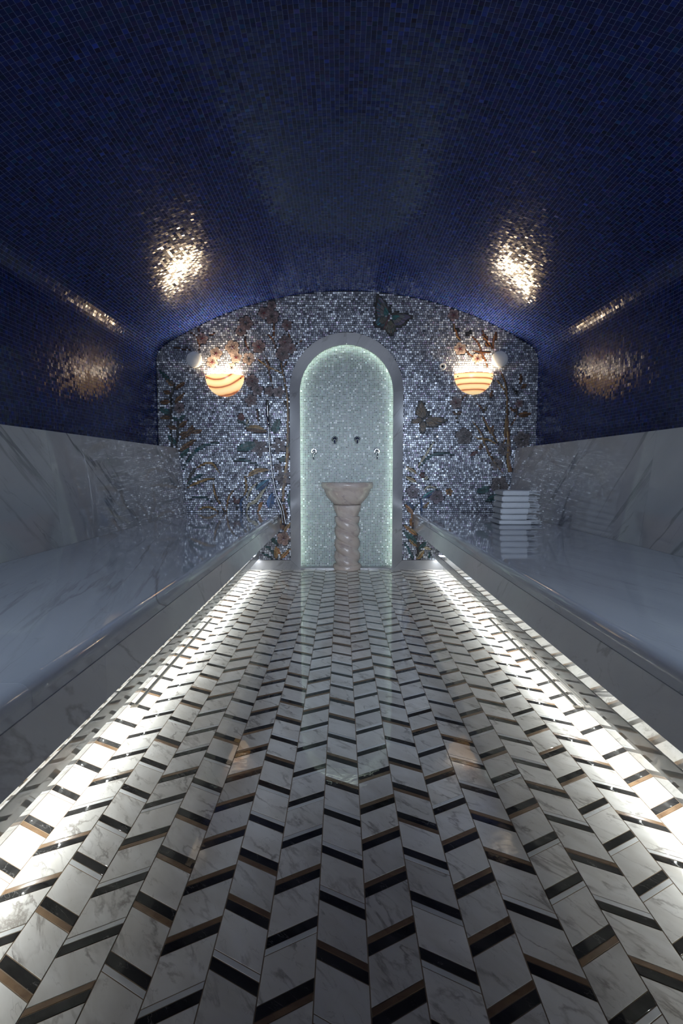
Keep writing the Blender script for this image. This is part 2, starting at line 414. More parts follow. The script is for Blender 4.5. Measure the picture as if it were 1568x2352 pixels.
def in_floor(p):
    return p[1] < D + .02 + SL30/2
for k, lst in pieces.items():
    name = KINDS_[k][0]
    lst = [p for p in lst if p[1] + .12 > -.2 and p[1] - SL30/2 < D + .06]
    vis = sorted([p for p in lst if p[1] > .74 and abs((p[0]-CAMX)/p[1]*FPX) < 830], key=lambda p: p[1])[:300]
    vs_ = set(id(p) for p in vis)
    for p in vis:
        o = bpy.data.objects.new(name, pm[(k, p[2], p[3])]); COL.objects.link(o); o.parent = floor
        o.location = (p[0], p[1], random.uniform(-.0003, .0003)); pass
    rest = [p for p in lst if id(p) not in vs_]
    VV, FF, SS = [], [], []
    base = {q[1:]: (np.array([v.co[:] for v in me_.vertices]), np.array([list(f.vertices) for f in me_.polygons])) for q, me_ in pm.items() if q[0] == k}
    for i, p in enumerate(rest):
        bv, bf = base[(p[2], p[3])]
        VV.append(bv + np.array([p[0], p[1], 0])); FF.append(bf + 12*i); SS.append(np.full(12, random.random()))
    if rest:
        o = np_mesh(name, np.concatenate(VV), np.concatenate(FF), KINDS_[k][2], floor, seed=np.concatenate(SS)); o['kind'] = 'stuff'

# ================================================================ benches
def rounded(prof_corner, r, a0, a1, n=8):
    cx, cz = prof_corner
    return [(cx + r*cos(a), cz + r*sin(a)) for a in np.linspace(a0, a1, n)]
XK = .5*(W(998.5, 1284)[0] - W(596, 1284)[0])      # light valance face
Z_K1 = CAMZ - (XK+CAMX)*1.0; Z_K0 = W(596, 1283)[1]
X_V = XK
print('kerb', XK, Z_K1, Z_K0)
def build_bench(side):
    nm = 'left' if side < 0 else 'right'
    t = empty('marble_bench', (side*1.1, 2.4, 0))
    tag(t, ('long grey-white marble bench with sloped backrest, its top empty' if side < 0 else
            'long grey-white marble bench with sloped backrest, carrying the white towels'), 'bench')
    def part(name, prof, y0, y1, mat, bevel=0):
        y0 = max(y0, Y0+.004); y1 = min(y1, D-.008)
        o = extrude_y(name, [(side*x - t.location.x, z) for x, z in prof], y0-t.location.y, y1-t.location.y, mat, t, bevel); return o
    r = .028
    top = [(XL+.002, Z_BENCH-.05), (XB0+.06, Z_BENCH-.05), (XB0+.06, Z_BENCH)] + rounded((XL+r, Z_BENCH-r), r, pi/2, pi, 22)
    joints = [D, .95, Y0]
    for a, b in zip(joints[1:], joints[:-1]):
        o = part('top_slab', top, a+.0003, b-.0003, m_bench_top)
        pass
    ap = [(XL, Z_LIP), (XL+.03, Z_LIP), (XL+.03, Z_BENCH-.051), (XL, Z_BENCH-.051)]
    jj = [D, 2.95, 1.25, Y0] if side < 0 else [D, 2.6, .95, Y0]
    for a, b in zip(jj[1:], jj[:-1]): part('front_panel', ap, a+.0003, b-.0003, m_bench_face)
    part('underside', [(XL+.03, Z_LIP+.002), (FH+.03, Z_LIP+.002), (FH+.03, Z_LIP+.03), (XL+.03, Z_LIP+.03)], Y0, D, m_bench_face)
    # body behind the recess
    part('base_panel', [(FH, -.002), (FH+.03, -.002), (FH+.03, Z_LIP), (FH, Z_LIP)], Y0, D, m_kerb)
    # sloped backrest slabs and the ledge on them
    th = .03
    bk = [(XB0, Z_BENCH+.0005), (XB1, ZB1), (XW-.003, ZB1), (XW-.003, ZB1-.03), (XB1+.03, ZB1-.03), (XB0+.032, Z_BENCH+.0005)]
    for a, b in ((2.72, D), (.52, 2.72), (Y0, .52)): part('backrest_panel', bk, a+.0007, b-.0007, m_back)
    return t
bench_l = build_bench(-1); bench_r = build_bench(1)
# light valance with LED chips on both sides
def build_light(side):
    t = empty('light_valance', (side*XK, 2.4, Z_K0)); ox, oy, oz = t.location
    tag(t, ('pale marble light valance with LED strip below the left bench' if side < 0 else 'pale marble light valance with LED strip below the right bench'), 'light strip')
    x0, x1 = XK, XK+.006
    extrude_y('valance_board', [(side*x-ox, z-oz) for x, z in ((x0, Z_K0), (x0+.005, Z_K0), (x0+.005, Z_K0+.008), (x0+.016, Z_K0+.008), (x0+.016, Z_K0+.011), (x1, Z_K0+.011), (x1, Z_K1), (x0, Z_K1))], Y0+.004-oy, D-.02-oy, m_valance, t)
    V, F = [], []; i = 0
    y = D - .03
    while y > .35:
        xc = side*(x0+.010)-ox; a = .0015
        v, f = box_vf(xc-a, xc+a, y-oy-a, y-oy+a, Z_K0-oz+.0003, Z_K0-oz+.0078)
        V += v; F += [tuple(q+i for q in ff) for ff in f[:1]]; i += 8; y -= .0333
    o = pyd('led_chips', V, F, m_led, t); o['kind'] = 'stuff'
    for yb in np.arange(-1.2, D, 1.0):
        v, f = box_vf((side*(x1+.0004) if side > 0 else -FH+.0006)-ox, (FH-.0006 if side > 0 else -x1-.0004)-ox, yb-oy, yb-oy+.012, Z_K1-.02-oz, Z_K1-.005-oz)
        pyd('bracket', v, f, m_chrome, t)
build_light(-1); build_light(1)

# ================================================================ end wall with niche
NCX = W(795.5, 900)[0]
xo_l, zo_t = W(664.5, 764); ro = .5*(W(925.5, 890)[0]-W(664.5, 890)[0]); zc = W(795, 764)[1]-ro
ri = .5*(W(901.5, 890)[0]-W(687.5, 890)[0]) ; zi = W(795, 791.7)[1]-ri
NICHE_D = .105
def arch_pts(r, zc_, zb, n=40):
    return [(NCX-r, zb)] + [(NCX+r*cos(a), zc_+r*sin(a)) for a in np.linspace(pi, 0, n)] + [(NCX+r, zb)]
# wall body (grout bed) as a face with an arch opening, made as strips between the opening and the room outline
wall_back = None
def wall_face():
    vs, fs = [], []
    ra = ri+.035                                        # the recess is wider than the marble opening: hides the light strip
    n = 41
    inner = [(NCX-ra, 0.0)] + [(NCX+ra*cos(a), zi+ra*sin(a)) for a in np.linspace(pi, 0, n)] + [(NCX+ra, 0.0)]
    outerp = []
    outerp.append((-XW-.1, 0.0))
    for i in range(n):
        a = pi - pi*i/(n-1); x = NCX+ra*cos(a); 
        k = -1 + 2*i/(n-1)
        outerp.append((k*(XW+.1), None))
    outerp.append((XW+.1, 0.0))
    outer = []
    for x, z in outerp: outer.append((x, 2.75 if z is None else z))
    outer[1] = (-XW-.1, 2.75); outer[-2] = (XW+.1, 2.75)
    m = len(inner)
    for p in inner: vs.append((p[0], D, p[1]))
    for p in outer: vs.append((p[0], D, p[1]))
    for p in inner: vs.append((p[0], D+.3, p[1]))
    for i in range(m-1):
        fs.append((i, i+1, m+i+1, m+i)); fs.append((i+1, i, 2*m+i, 2*m+i+1))
    return pyd('wall_back', vs, fs, m_grout_grey)
wall_back = wall_face(); tag(wall_back, 'end wall of silvery glass mosaic with flowers, leaves and butterflies', kind='structure')

# ---- inlaid drawing (in photograph pixels, turned into wall metres)
PXM = W(800, 1000)[0]-W(799, 1000)[0]
GX0, GZ0, GR = -1.9, 0.0, .004
GM = np.zeros((int(2.8/GR), int(3.8/GR)), bool)
class Inlay:
    def __init__(s): s.V = []; s.F = []; s.C = []
    def cell(s, poly, col, shrink=.0011, lift=0.0, var=.35, mask=True):
        P = np.array(poly, float); c = P.mean(0); d = P - c; l = np.linalg.norm(d, axis=1, keepdims=True)+1e-9
        P2 = c + d*np.maximum(l-shrink, l*.55)/l
        n = len(P2); tz = rng.normal(0, .03, 2); h = .0034+lift
        b = len(s.V)
        for q in P2: s.V.append((q[0], D-h-(q[0]-c[0])*tz[0]-(q[1]-c[1])*tz[1], q[1]))
        for q in P: s.V.append((q[0], D-.001, q[1]))
        s.F.append(list(range(b, b+n))[::-1] if area2(P2) > 0 else list(range(b, b+n)))
        for i in range(n):
            j = (i+1) % n; s.F.append([b+i, b+j, b+n+j, b+n+i])
        k = np.exp(rng.normal(0, var)); cc = tuple(min(1, x*k) for x in col)
        s.C += [cc]*(2*n)
        if mask: paint(P)
    def build(s, name, label=None):
        me = bpy.data.meshes.new(name); me.from_pydata(s.V, [], s.F); me.update()
        a = me.attributes.new('tint', 'FLOAT_COLOR', 'POINT'); a.data.foreach_set('color', np.array([(*c, 1) for c in s.C], np.float32).ravel())
        o = link(name, me, wall_back, m_inlay)
        if label: o['label'] = label
        return o
def area2(P):
    x, y = P[:, 0], P[:, 1]; return np.sum(x*np.roll(y, -1)-np.roll(x, -1)*y)
def paint(P):
    x0, x1 = P[:, 0].min(), P[:, 0].max(); z0, z1 = P[:, 1].min(), P[:, 1].max()
    i0, i1 = int((x0-GX0)/GR), int((x1-GX0)/GR)+1; j0, j1 = int((z0-GZ0)/GR), int((z1-GZ0)/GR)+1
    if i0 < 0 or j0 < 0 or i1 >= GM.shape[1] or j1 >= GM.shape[0]: return
    X, Z = np.meshgrid(GX0+(np.arange(i0, i1+1)+.0)*GR, GZ0+(np.arange(j0, j1+1)+.0)*GR)
    ok = np.ones(X.shape, bool); sg = 1 if area2(P) > 0 else -1
    for a, b in zip(P, np.roll(P, -1, 0)):
        e = (b-a); ln = np.hypot(*e)+1e-9
        ok &= sg*((e[0])*(Z-a[1])-(e[1])*(X-a[0]))/ln > -.0015
    GM[j0:j1+1, i0:i1+1] |= ok
TEAL = (.006, .042, .050); TEAL2 = (.010, .060, .064); GOLD = (.24, .15, .06); BROWN = (.085, .035, .014); DARK = (.010, .008, .007)
PALE = (.36, .33, .24); MAUVE = (.135, .10, .105); ROSE = (.17, .10, .105); BLUE = (.025, .06, .14); RED = (.07, .012, .014); PINK = (.22, .17, .15); ORANGE = (.26, .12, .04)
def wp(p): return np.array(W(p[0], p[1]))
def ribbon(pts, wpx, col, name, edge=None, taper=True, label=None, rows=None, seg=None):
    """a run of small tiles that follows a curve"""
    if seg is None: seg = .045 if sum(col) < .2 else .016
    P = np.array([W(*p) for p in curve_pts(pts, 14*len(pts))]); d = np.concatenate([[0], np.cumsum(np.linalg.norm(np.diff(P, axis=0), axis=1))])
    L = d[-1]; n = max(2, int(L/seg)); s = np.linspace(0, L, n+1)
    Q = np.stack([np.interp(s, d, P[:, 0]), np.interp(s, d, P[:, 1])], 1)
    T = np.gradient(Q, axis=0); T /= np.linalg.norm(T, axis=1, keepdims=True)+1e-9; Nn = np.stack([-T[:, 1], T[:, 0]], 1)
    w = wpx*PXM; R = rows or max(1, int(round(w/.012)))
    g = Inlay()
    for i in range(n):
        for r in range(R):
            def edgep(k, e):
                f = (1 - .75*k/n) if taper == 'end' else ((.3+.7*min(1, 3*min(k, n-k)/n)) if taper is True else 1)
                return Q[k] + Nn[k]*w*f*(e/R-.5)
            c = col if not (edge and r == R-1) else edge
            g.cell([edgep(i, r), edgep(i+1, r), edgep(i+1, r+1), edgep(i, r+1)], c, .0006)
    return g.build(name, label)
def leaf(b, t, wpx, col, name='leaf_inlay', bend=0.0, rib=DARK, col2=None, label=None):
    B, T = wp(b), wp(t); ax = T-B; L = np.linalg.norm(ax); ax /= L; nn = np.array([-ax[1], ax[0]]); w = wpx*PXM
    n = max(4, int(L/.024)); R = 2 if w < .06 else 4
    g = Inlay()
    def pt(k, e):
        u = k/n; half = w*.5*(sin(pi*min(1, u)**.8))**.8 if 0 < u < 1 else 0
        return B + ax*L*u + nn*(half*(2*e/R-1) + bend*L*sin(pi*u))
    for i in range(n):
        for r in range(R):
            q = [pt(i, r), pt(i+1, r), pt(i+1, r+1), pt(i, r+1)]
            if i == 0: q = [q[0], q[1], q[2]]
            if i == n-1: q = [q[0], q[1], q[3]]
            c = col2 if (col2 and r >= R/2) else col
            g.cell(q, c, .0006, var=.2)
    if rib is not None and w > .02:
        for i in range(n-1):
            a, c2 = pt(i, R/2), pt(i+1, R/2); h = .0026
            g.cell([a-nn*h, c2-nn*h, c2+nn*h, a+nn*h], rib, .0003, .0012, mask=False)
    return g.build(name, label)
def flower(c, r, col=MAUVE, name='flower_inlay', star=DARK, petals=5, rot=None, pointed=False, label=None):
    Cc = wp(c); R = r*PXM; g = Inlay(); rot = rng.random()*6.28 if rot is None else rot
    for k in range(petals):
        a = rot + 2*pi*k/petals; half = pi/petals*1.02
        rad = lambda u, v: (.16*R + (R-.16*R)*u*( (1-.28*abs(v)**2.5) if not pointed else (1-.55*abs(v)**1.2)))
        nr = max(2, int(R/.020)); nv = 3 if R < .06 else 4
        kk = np.exp(rng.normal(0, .12))
        for i in range(nr):
            for j in range(nv):
                u0, u1 = i/nr, (i+1)/nr; v0, v1 = -1+2*j/nv, -1+2*(j+1)/nv
                f = lambda u, v: Cc + rad(u, v)*np.array([cos(a+half*v*.96), sin(a+half*v*.96)])
                g.cell([f(u0, v0), f(u1, v0), f(u1, v1), f(u0, v1)], tuple(x*kk*(1.1 if i == nr-1 else .92) for x in col), .0009, var=.22)
        # dark line along the petal
        d = np.array([cos(a), sin(a)]); nn = np.array([-d[1], d[0]]); h = .0034
        g.cell([Cc+nn*h, Cc+d*R*.42+nn*h*.3, Cc+d*R*.42-nn*h*.3, Cc-nn*h], star, .0002, .0014, mask=False)
    return g.build(name, label)
def polyshape(poly, inner, col, edge, name, spots=()):
    pass

FLW = [(564,743,17),(553,760,13),(624,727,17),(606,719,14),(659,747,13),(655,786,16),(649,813,17),(668,800,13),(594,796,16),(465,778,13),
       (533,798,17),(496,812,15),(487,832,14),(542,821,14),(571,824,15),(532,845,12),(579,876,16),(591,896,14),(640,901,14),(618,899,12),(577,920,15),(412,937,13),(624,702,11)]
for x, y, r in FLW: flower((x, y), r, MAUVE if y > 850 else PINK if 470 < x < 590 and y > 780 else MAUVE, star=RED if rng.random() < .5 else DARK)
for x, y, r in [(597,1029,22),(641,1024,20),(650,1098,21),(640,1074,13)]: flower((x, y), r, (.11, .09, .10), pointed=True, star=(.05, .02, .02))
flower((651, 1237), 17, (.22, .14, .12), star=RED)
for x, y, r in [(1041,724,14),(1056,801,15),(1096,824,13),(1047,925,15),(1192,927,10)]: flower((x, y), r, PINK if 780 < y < 850 else MAUVE, star=RED)
for x, y, r in [(1065,1002,20),(1198,1010,20),(1157,1031,16),(1140,1066,15),(1147,1114,21)]: flower((x, y), r, (.10, .085, .088), pointed=False)
flower((948,1130), 16, (.12, .10, .125)); flower((1003,1141), 17, (.125, .10, .125))
flower((1187, 1080), 10, MAUVE)
def br(pts, w, col=BROWN, edge=None, **k): return ribbon(pts, w, col, 'branch_inlay', edge, **k)
def bl(pts, w, col=TEAL, **k): return ribbon(pts, w*1.35, col, 'grass_blade_inlay', **k)
br([(652,1121),(660,1052),(661,1000),(660,915),(650,858),(645,833)], 9, BROWN, GOLD, taper='end', rows=2)
br([(650,1152),(652,1121)], 6, BROWN, GOLD, taper=False, rows=2)
br([(645,1215),(650,1196),(653,1180),(648,1160)], 13, BROWN, GOLD, taper=False, rows=4)
for p, wd in [([(648,857),(615,842),(590,824)],4.5),([(628,890),(619,863),(615,835),(605,812)],4),([(572,805),(564,787),(563,771)],4),([(629,787),(629,741)],4),
              ([(634,804),(627,782),(616,769)],4),([(666,778),(661,757)],4),([(677,792),(700,778)],3),([(457,805),(458,791),(450,773),(436,762)],3.5),([(478,771),(494,766)],3),
              ([(457,764),(456,752)],3),([(651,844),(659,828)],3.5),([(659,934),(645,913)],4),([(594,973),(590,941)],4),([(424,798),(437,805),(400,798)],3)]:
    br(p, wd, BROWN, GOLD if wd > 4 else None)
# plant at the far left
br([(396,1029),(394,1000),(393,927),(394,904),(402,880)], 4, DARK, taper=False); br([(407,1029),(408,1000),(409,968)], 4, DARK, taper=False)
for b, t, w_ in [((401,895),(428,876),6),((401,927),(424,902),7),((400,888),(378,867),7),((393,904),(375,899),7),((392,922),(366,925),7),((393,959),(366,959),6),
                 ((409,984),(431,965),7),((407,986),(384,978),7),((411,1000),(432,992),6),((411,1036),(452,1008),8),((429,1006),(443,974),7),((439,995),(466,988),7),((415,1010),(447,982),7)]:
    leaf(b, t, w_*1.5, BROWN, rib=DARK, col2=(.15, .08, .035))
for b, t, w_ in [((397,883),(363,848),7),((391,949),(365,938),11),((408,968),(397,957),7),((409,968),(426,952),7),((405,1022),(385,998),8),((414,1052),(435,1028),9)]: leaf(b, t, w_*1.25, TEAL2)
# grass blades, left
bl([(421,1078),(441,1045),(468,1024),(505,1016)], 5); bl([(429,1114),(439,1089),(452,1074)], 5, DARK); bl([(448,1077),(468,1066),(487,1065),(505,1088)], 4, GOLD)
bl([(429,1114),(444,1100),(466,1089)], 6); bl([(430,1121),(448,1111),(478,1100),(492,1100)], 4.5, GOLD)
bl([(437,1146),(455,1140),(473,1144),(485,1152)], 4); br([(517,1176),(505,1155),(494,1134),(489,1102)], 4.5, BROWN, GOLD, rows=2); br([(520,1176),(522,1157),(528,1137),(541,1120)], 4.5, BROWN, GOLD, rows=2)
bl([(455,1173),(464,1167),(478,1164),(491,1169),(501,1176)], 4, GOLD); bl([(555,1176),(553,1155),(563,1137)], 4, BLUE); bl([(535,1059),(556,1056),(581,1063),(597,1072)], 4)
leaf((543,1158), (536,1141), 8, RED); leaf((543,1158), (550,1145), 8, RED); br([(543,1174),(543,1158)], 2.5, DARK)
bl([(567,1150),(573,1128),(590,1108)], 4, PALE); bl([(562,1093),(566,1120),(560,1140)], 4, GOLD)
leaf((590,1019), (541,1033), 21, TEAL2); leaf((553,968), (554,948), 17, RED, 'bud_inlay'); leaf((560,972), (544,964), 8, TEAL); bl([(556,966),(563,973),(573,983)], 4, TEAL)
leaf((564,984), (614,992), 18, BROWN, rib=DARK, col2=GOLD, bend=.06); bl([(570,985),(566,972),(571,963)], 3.5, PALE)
leaf((628,996), (641,960), 18, TEAL2); leaf((659,1011), (667,1040), 8, TEAL); leaf((636,1056), (666,1054), 12, TEAL); leaf((666,1127), (664,1165), 10, TEAL2)
leaf((566,1096), (621,1080), 12, GOLD, rib=BROWN, bend=.12); leaf((588,1127), (620,1100), 17, BLUE, col2=(.04, .14, .22)); leaf((618,1169), (626,1131), 18, BLUE, col2=(.05, .13, .3))
bl([(566,1176),(571,1160),(588,1150),(604,1128),(612,1118)], 6, PALE); bl([(592,1176),(597,1163),(603,1152)], 6, ORANGE)
# piece below the left bench edge
leaf((637,1252), (622,1231), 10, TEAL2); bl([(606,1254),(620,1260),(630,1278)], 4); bl([(600,1270),(614,1274),(625,1285)], 4)
leaf((634,1284), (633,1254), 10, GOLD, rib=BROWN); leaf((646,1277), (634,1255), 8, ORANGE, rib=BROWN); leaf((643,1284), (668,1259), 9, ORANGE, rib=BROWN, col2=GOLD); leaf((652,1222), (667,1200), 9, GOLD, rib=BROWN)
leaf((668, 1238), (660, 1243), 6, DARK)
# right tree
br([(1171,1084),(1166,1052),(1168,1036),(1167,1006),(1164,961),(1164,911),(1159,876),(1148,851)], 9.5, BROWN, GOLD, taper='end', rows=2)
br([(1155,1022),(1159,1006),(1161,960)], 5, BROWN, GOLD, rows=2)
for p, wd in [([(1143,1022),(1120,1009),(1100,1009),(1088,1001)],4.5),([(1155,1088),(1127,1049),(1116,1027),(1102,992),(1084,967)],5),([(1143,1017),(1123,985),(1107,955)],5),
              ([(1113,950),(1109,941),(1093,925)],4),([(1113,950),(1117,920)],3),([(1160,905),(1157,895),(1139,872)],4.5),([(1171,980),(1182,964),(1186,950),(1185,935)],3.5),
              ([(1050,973),(1049,950)],3),([(1061,915),(1072,904)],4),([(1058,782),(1047,768),(1042,743)],5),([(1134,805),(1132,787),(1136,770)],3.5),([(1132,803),(1118,782),(1107,759)],3.5),
              ([(1104,805),(1097,787),(1081,771)],4),([(1130,810),(1107,810),(1084,805)],4),([(1120,844),(1104,805)],4),([(1088,821),(1075,812),(1068,801)],4)]:
    br(p, wd, BROWN if wd > 3 else (.06, .05, .03), GOLD if wd > 4.2 else None)
for b, t, w_, c in [((1188,955),(1220,949),13,BROWN),((1186,946),(1169,936),8,BROWN),((1195,884),(1196,858),7,BROWN),((1195,893),(1209,882),10,BROWN),((1189,906),(1177,892),7,DARK),((1126,914),(1130,897),8,BROWN),
                    ((1049,952),(1039,946),7,BROWN),((1049,952),(1060,946),7,BROWN),((1135,785),(1139,760),8,BROWN),((1120,782),(1106,768),10,BROWN),((1125,797),(1114,787),9,BROWN),((1055,762),(1044,752),9,DARK),
                    ((1098,1036),(1079,1047),9,RED),((1100,1034),(1108,1018),9,BROWN),((1124,998),(1133,977),13,BROWN),((1120,992),(1113,984),9,DARK),((1070,771),(1082,760),10,DARK)]:
    leaf(b, t, w_, c, rib=DARK, col2=None if c != BROWN else (.15, .07, .03))
leaf((1126,1121), (1093,1130), 17, TEAL2); leaf((1149,1137), (1113,1151), 14, TEAL2)
bl([(961,1075),(978,1056),(996,1044),(1026,1041),(1042,1045)], 4.5); bl([(957,1075),(975,1048),(996,1015)], 4, PALE)
leaf((959,1090), (930,1070), 8, GOLD, col2=PALE); leaf((957,1109), (930,1094), 9, GOLD, col2=PALE); leaf((975,1103), (983,1092), 7, PALE); flower((969,1092), 7, RED, 'bud_inlay')
bl([(972,1128),(985,1117),(1003,1122)], 3.5, PALE); leaf((968,1146), (1001,1124), 10, BLUE, col2=(.05, .2, .22)); bl([(967,1146),(968,1178)], 4, BLUE); leaf((950,1170), (931,1150), 8, BLUE); leaf((972,1168), (985,1153), 7, GOLD)
flower((1031,1130), 9, (.2, .1, .04), 'bud_inlay'); leaf((951,1170), (958,1156), 6, TEAL)
leaf((949,1182), (930,1158), 10, ORANGE, rib=BROWN); leaf((946,1212), (948,1176), 14, BROWN, rib=DARK, col2=(.2, .09, .03)); leaf((958,1230), (926,1205), 10, GOLD, rib=BROWN, col2=ORANGE)
leaf((958,1250), (925,1219), 14, TEAL2); bl([(925,1245),(938,1262),(949,1285)], 4.5); bl([(959,1281),(961,1245)], 4.5, DARK, taper=False); leaf((960,1263), (981,1243), 9, TEAL2); leaf((958,1257), (936,1236), 7, GOLD, rib=BROWN)
leaf((956,1285), (974,1263), 13, GOLD, rib=BROWN, col2=PALE); bl([(985,1267),(986,1285)], 4, TEAL2); leaf((972,1257), (990,1262), 8, PALE, rib=GOLD)

def polygon_cells(name, wings, label):
    """butterfly: every wing is a fan of tesserae with a dark rim"""
    g = Inlay()
    for root, outline, cols in wings:
        R = wp(root); O = np.array([W(*p) for p in curve_pts(outline, 5*len(outline))])
        n = len(O)-1
        for i in range(n):
            for k, (u0, u1) in enumerate(((.1, .38), (.38, .62), (.62, .86), (.86, 1.0))):
                a, b = O[i], O[i+1]
                c = cols[k] if not isinstance(cols[k], list) else cols[k][i % len(cols[k])]
                g.cell([R+(a-R)*u0, R+(a-R)*u1, R+(b-R)*u1, R+(b-R)*u0], c, .0007, var=.4)
    return g
Z1 = lambda x, y: (840+x/12.06, 660+y/12.06)
gr = (.05, .08, .08); tl = (.02, .09, .09)
g = polygon_cells('butterfly_inlay', [
    (Z1(650,780), [Z1(560,440),Z1(480,330),Z1(320,190),Z1(260,400),Z1(230,560),Z1(265,760),Z1(290,840)], [tl, [gr, MAUVE], [tl, (.1, .05, .07), (.06, .09, .15)], DARK]),
    (Z1(610,810), [Z1(290,850),Z1(215,1000),Z1(300,1110),Z1(450,1140),Z1(510,1050)], [(.06,.06,.05), [gr, BROWN], [tl, (.04, .07, .12)], DARK]),
    (Z1(690,790), [Z1(1000,740),Z1(1160,735),Z1(1330,830),Z1(1180,930),Z1(1100,1040),Z1(950,1100),Z1(830,1090)], [tl, [gr, MAUVE], [(.1, .05, .07), (.06, .09, .15)], DARK]),
    (Z1(660,880), [Z1(840,1080),Z1(830,1230),Z1(710,1340),Z1(590,1290),Z1(510,1160)], [(.07,.07,.04), [gr, BROWN], [tl, (.1, .04, .02)], DARK])], None)
for a, b in ((Z1(660,760), Z1(490,1180)), (Z1(690,740), Z1(530,440)), (Z1(690,740), Z1(670,480)), (Z1(700,745), Z1(930,655)), (Z1(700,755), Z1(1110,720))):
    A_, B_ = wp(a), wp(b); d = B_-A_; nn = np.array([-d[1], d[0]])/np.linalg.norm(d)*.006
    for i in range(8): g.cell([A_+d*i/8-nn, A_+d*(i+1)/8-nn, A_+d*(i+1)/8+nn, A_+d*i/8+nn], (.09, .04, .04) if b == Z1(490,1180) else DARK, .0003, .001)
g.build('butterfly_inlay', 'teal and grey butterfly high beside the arch')
Z3 = lambda x, y: (900+x/4.355, 640+y/4.355)
bc = [[(.10, .06, .03), DARK, (.07, .06, .05)], [(.15, .10, .05), DARK, (.10, .05, .02)], [DARK, (.12, .11, .10), (.14, .07, .025)], DARK]
g = polygon_cells('butterfly_inlay', [
    (Z3(320,1400), [Z3(350,1340),Z3(330,1270),Z3(288,1215),Z3(245,1290),Z3(230,1340),Z3(265,1385)], bc),
    (Z3(305,1410), [Z3(265,1385),Z3(190,1420),Z3(205,1455),Z3(275,1450)], bc),
    (Z3(330,1405), [Z3(380,1385),Z3(470,1385),Z3(545,1415),Z3(470,1465),Z3(420,1490),Z3(350,1480)], bc),
    (Z3(315,1425), [Z3(350,1480),Z3(335,1520),Z3(300,1545),Z3(265,1500),Z3(280,1450)], bc)], None)
for a, b in ((Z3(345,1385), Z3(285,1440)), (Z3(345,1385), Z3(365,1330)), (Z3(345,1385), Z3(400,1375))):
    A_, B_ = wp(a), wp(b); d = B_-A_; nn = np.array([-d[1], d[0]])/np.linalg.norm(d)*.006
    for i in range(4): g.cell([A_+d*i/4-nn, A_+d*(i+1)/4-nn, A_+d*(i+1)/4+nn, A_+d*i/4+nn], DARK, .0003, .001)
g.build('butterfly_inlay', 'brown and gold butterfly right of the arch')

# ---- background tiles in broken rows
PR = .0183; rows = []
ptsC = []; su = []
z = W(700, 1286)[1] + PR/2
rowi = 0
while z < Z_APEX:
    x = -XW + rng.random()*PR
    while x < XW:
        wdt = PR*rng.uniform(1.0, 1.25); xc = x+wdt/2; x += wdt
        if z > room_top(xc)-.004: continue
        if z < Z_BENCH and abs(xc) > FH: continue
        dx = xc-NCX
        inside = (abs(dx) < ro if z < zc else math.hypot(dx, z-zc) < ro)
        if inside: continue
        i, j = int(round((xc-GX0)/GR)), int(round((z-GZ0)/GR))
        if GM[j, i]: continue
        ptsC.append((xc, D-.0005, z)); su.append(wdt-.0040)
    z += PR; rowi += 1
C = np.array(ptsC); n = len(C); C += rng.normal(0, .0006, C.shape)*np.array([1, 0, 1])
base = np.array([.22, .235, .285]); k = rng.random(n)
t = base*np.exp(rng.normal(0, .30, (n, 1)))
t[k > .74] = np.array([.62, .66, .72])*rng.uniform(.7, 1.2, ((k > .74).sum(), 1)); t[k < .08] *= np.array([1.15, .95, 1.1])
t = np.clip(t, 0, .95)
sv = PR - .0043 + rng.normal(0, .0005, n)
o = mosaic('glass_mosaic', C, np.tile([1., 0, 0], (n, 1)), np.tile([0, 0, 1.], (n, 1)), np.array(su), sv, .05, t, m_silver_tile, wall_back, h=.003); o['kind'] = 'stuff'
print('end wall tiles', n)

# ---- marble frame round the niche (jambs with mitred feet, arch ring of blocks), base trims
def ring_block(a0, a1, parent, name):
    n = 10; vs, fs = [], []
    for yy in (D-.016, D+.012):
        for r, zz in ((ri, zi), (ro, zc)):
            for i in range(n+1):
                a = a0+(a1-a0)*i/n; vs.append((NCX+r*cos(a), yy, zz+r*sin(a)))
    m = n+1
    for i in range(n):
        fs += [(i, i+1, m+i+1, m+i), (2*m+i, 3*m+i, 3*m+i+1, 2*m+i+1), (i, 2*m+i, 2*m+i+1, i+1), (m+i, m+i+1, 3*m+i+1, 3*m+i)]
    fs += [(0, m, 3*m, 2*m), (n, 2*m+n, 3*m+n, m+n)]
    return pyd(name, vs, fs, m_frame, parent)
fr = empty('marble_arch_frame', (NCX, D, 0)); tag(fr, 'pale marble frame around the arched, green-lit niche', 'frame')
def under(o, p): o.parent = p; o.matrix_parent_inverse = Matrix.Translation(-p.location)
g_ = .0006
for a0, a1 in ((0+g_, pi/2-g_), (pi/2+g_, pi-g_)): under(ring_block(a0, a1, None, 'arch_block'), fr)
zb = W(700, 1286)[1]
for s in (-1, 1):
    xi, xo = ri, ro
    prof = [(NCX+s*xi, 0), (NCX+s*xi, zi), (NCX+s*xo, zc), (NCX+s*xo, zb)]
    vs = [(x, D-.016, z) for x, z in prof] + [(x, D+.012, z) for x, z in prof]
    fs = [(0, 1, 2, 3), (7, 6, 5, 4), (0, 4, 5, 1), (1, 5, 6, 2), (2, 6, 7, 3), (3, 7, 4, 0)]
    under(pyd('jamb', vs, fs, m_frame), fr)
    prof = [(NCX+s*(xi+.001), 0), (NCX+s*(xo+.0005), zb-.0006), (s*FH, zb-.0006), (s*FH, 0)]
    vs = [(x, D-.016, z) for x, z in prof] + [(x, D+.0, z) for x, z in prof]
    o = pyd('baseboard_left' if s < 0 else 'baseboard_right', vs, fs, m_frame); o['kind'] = 'structure'
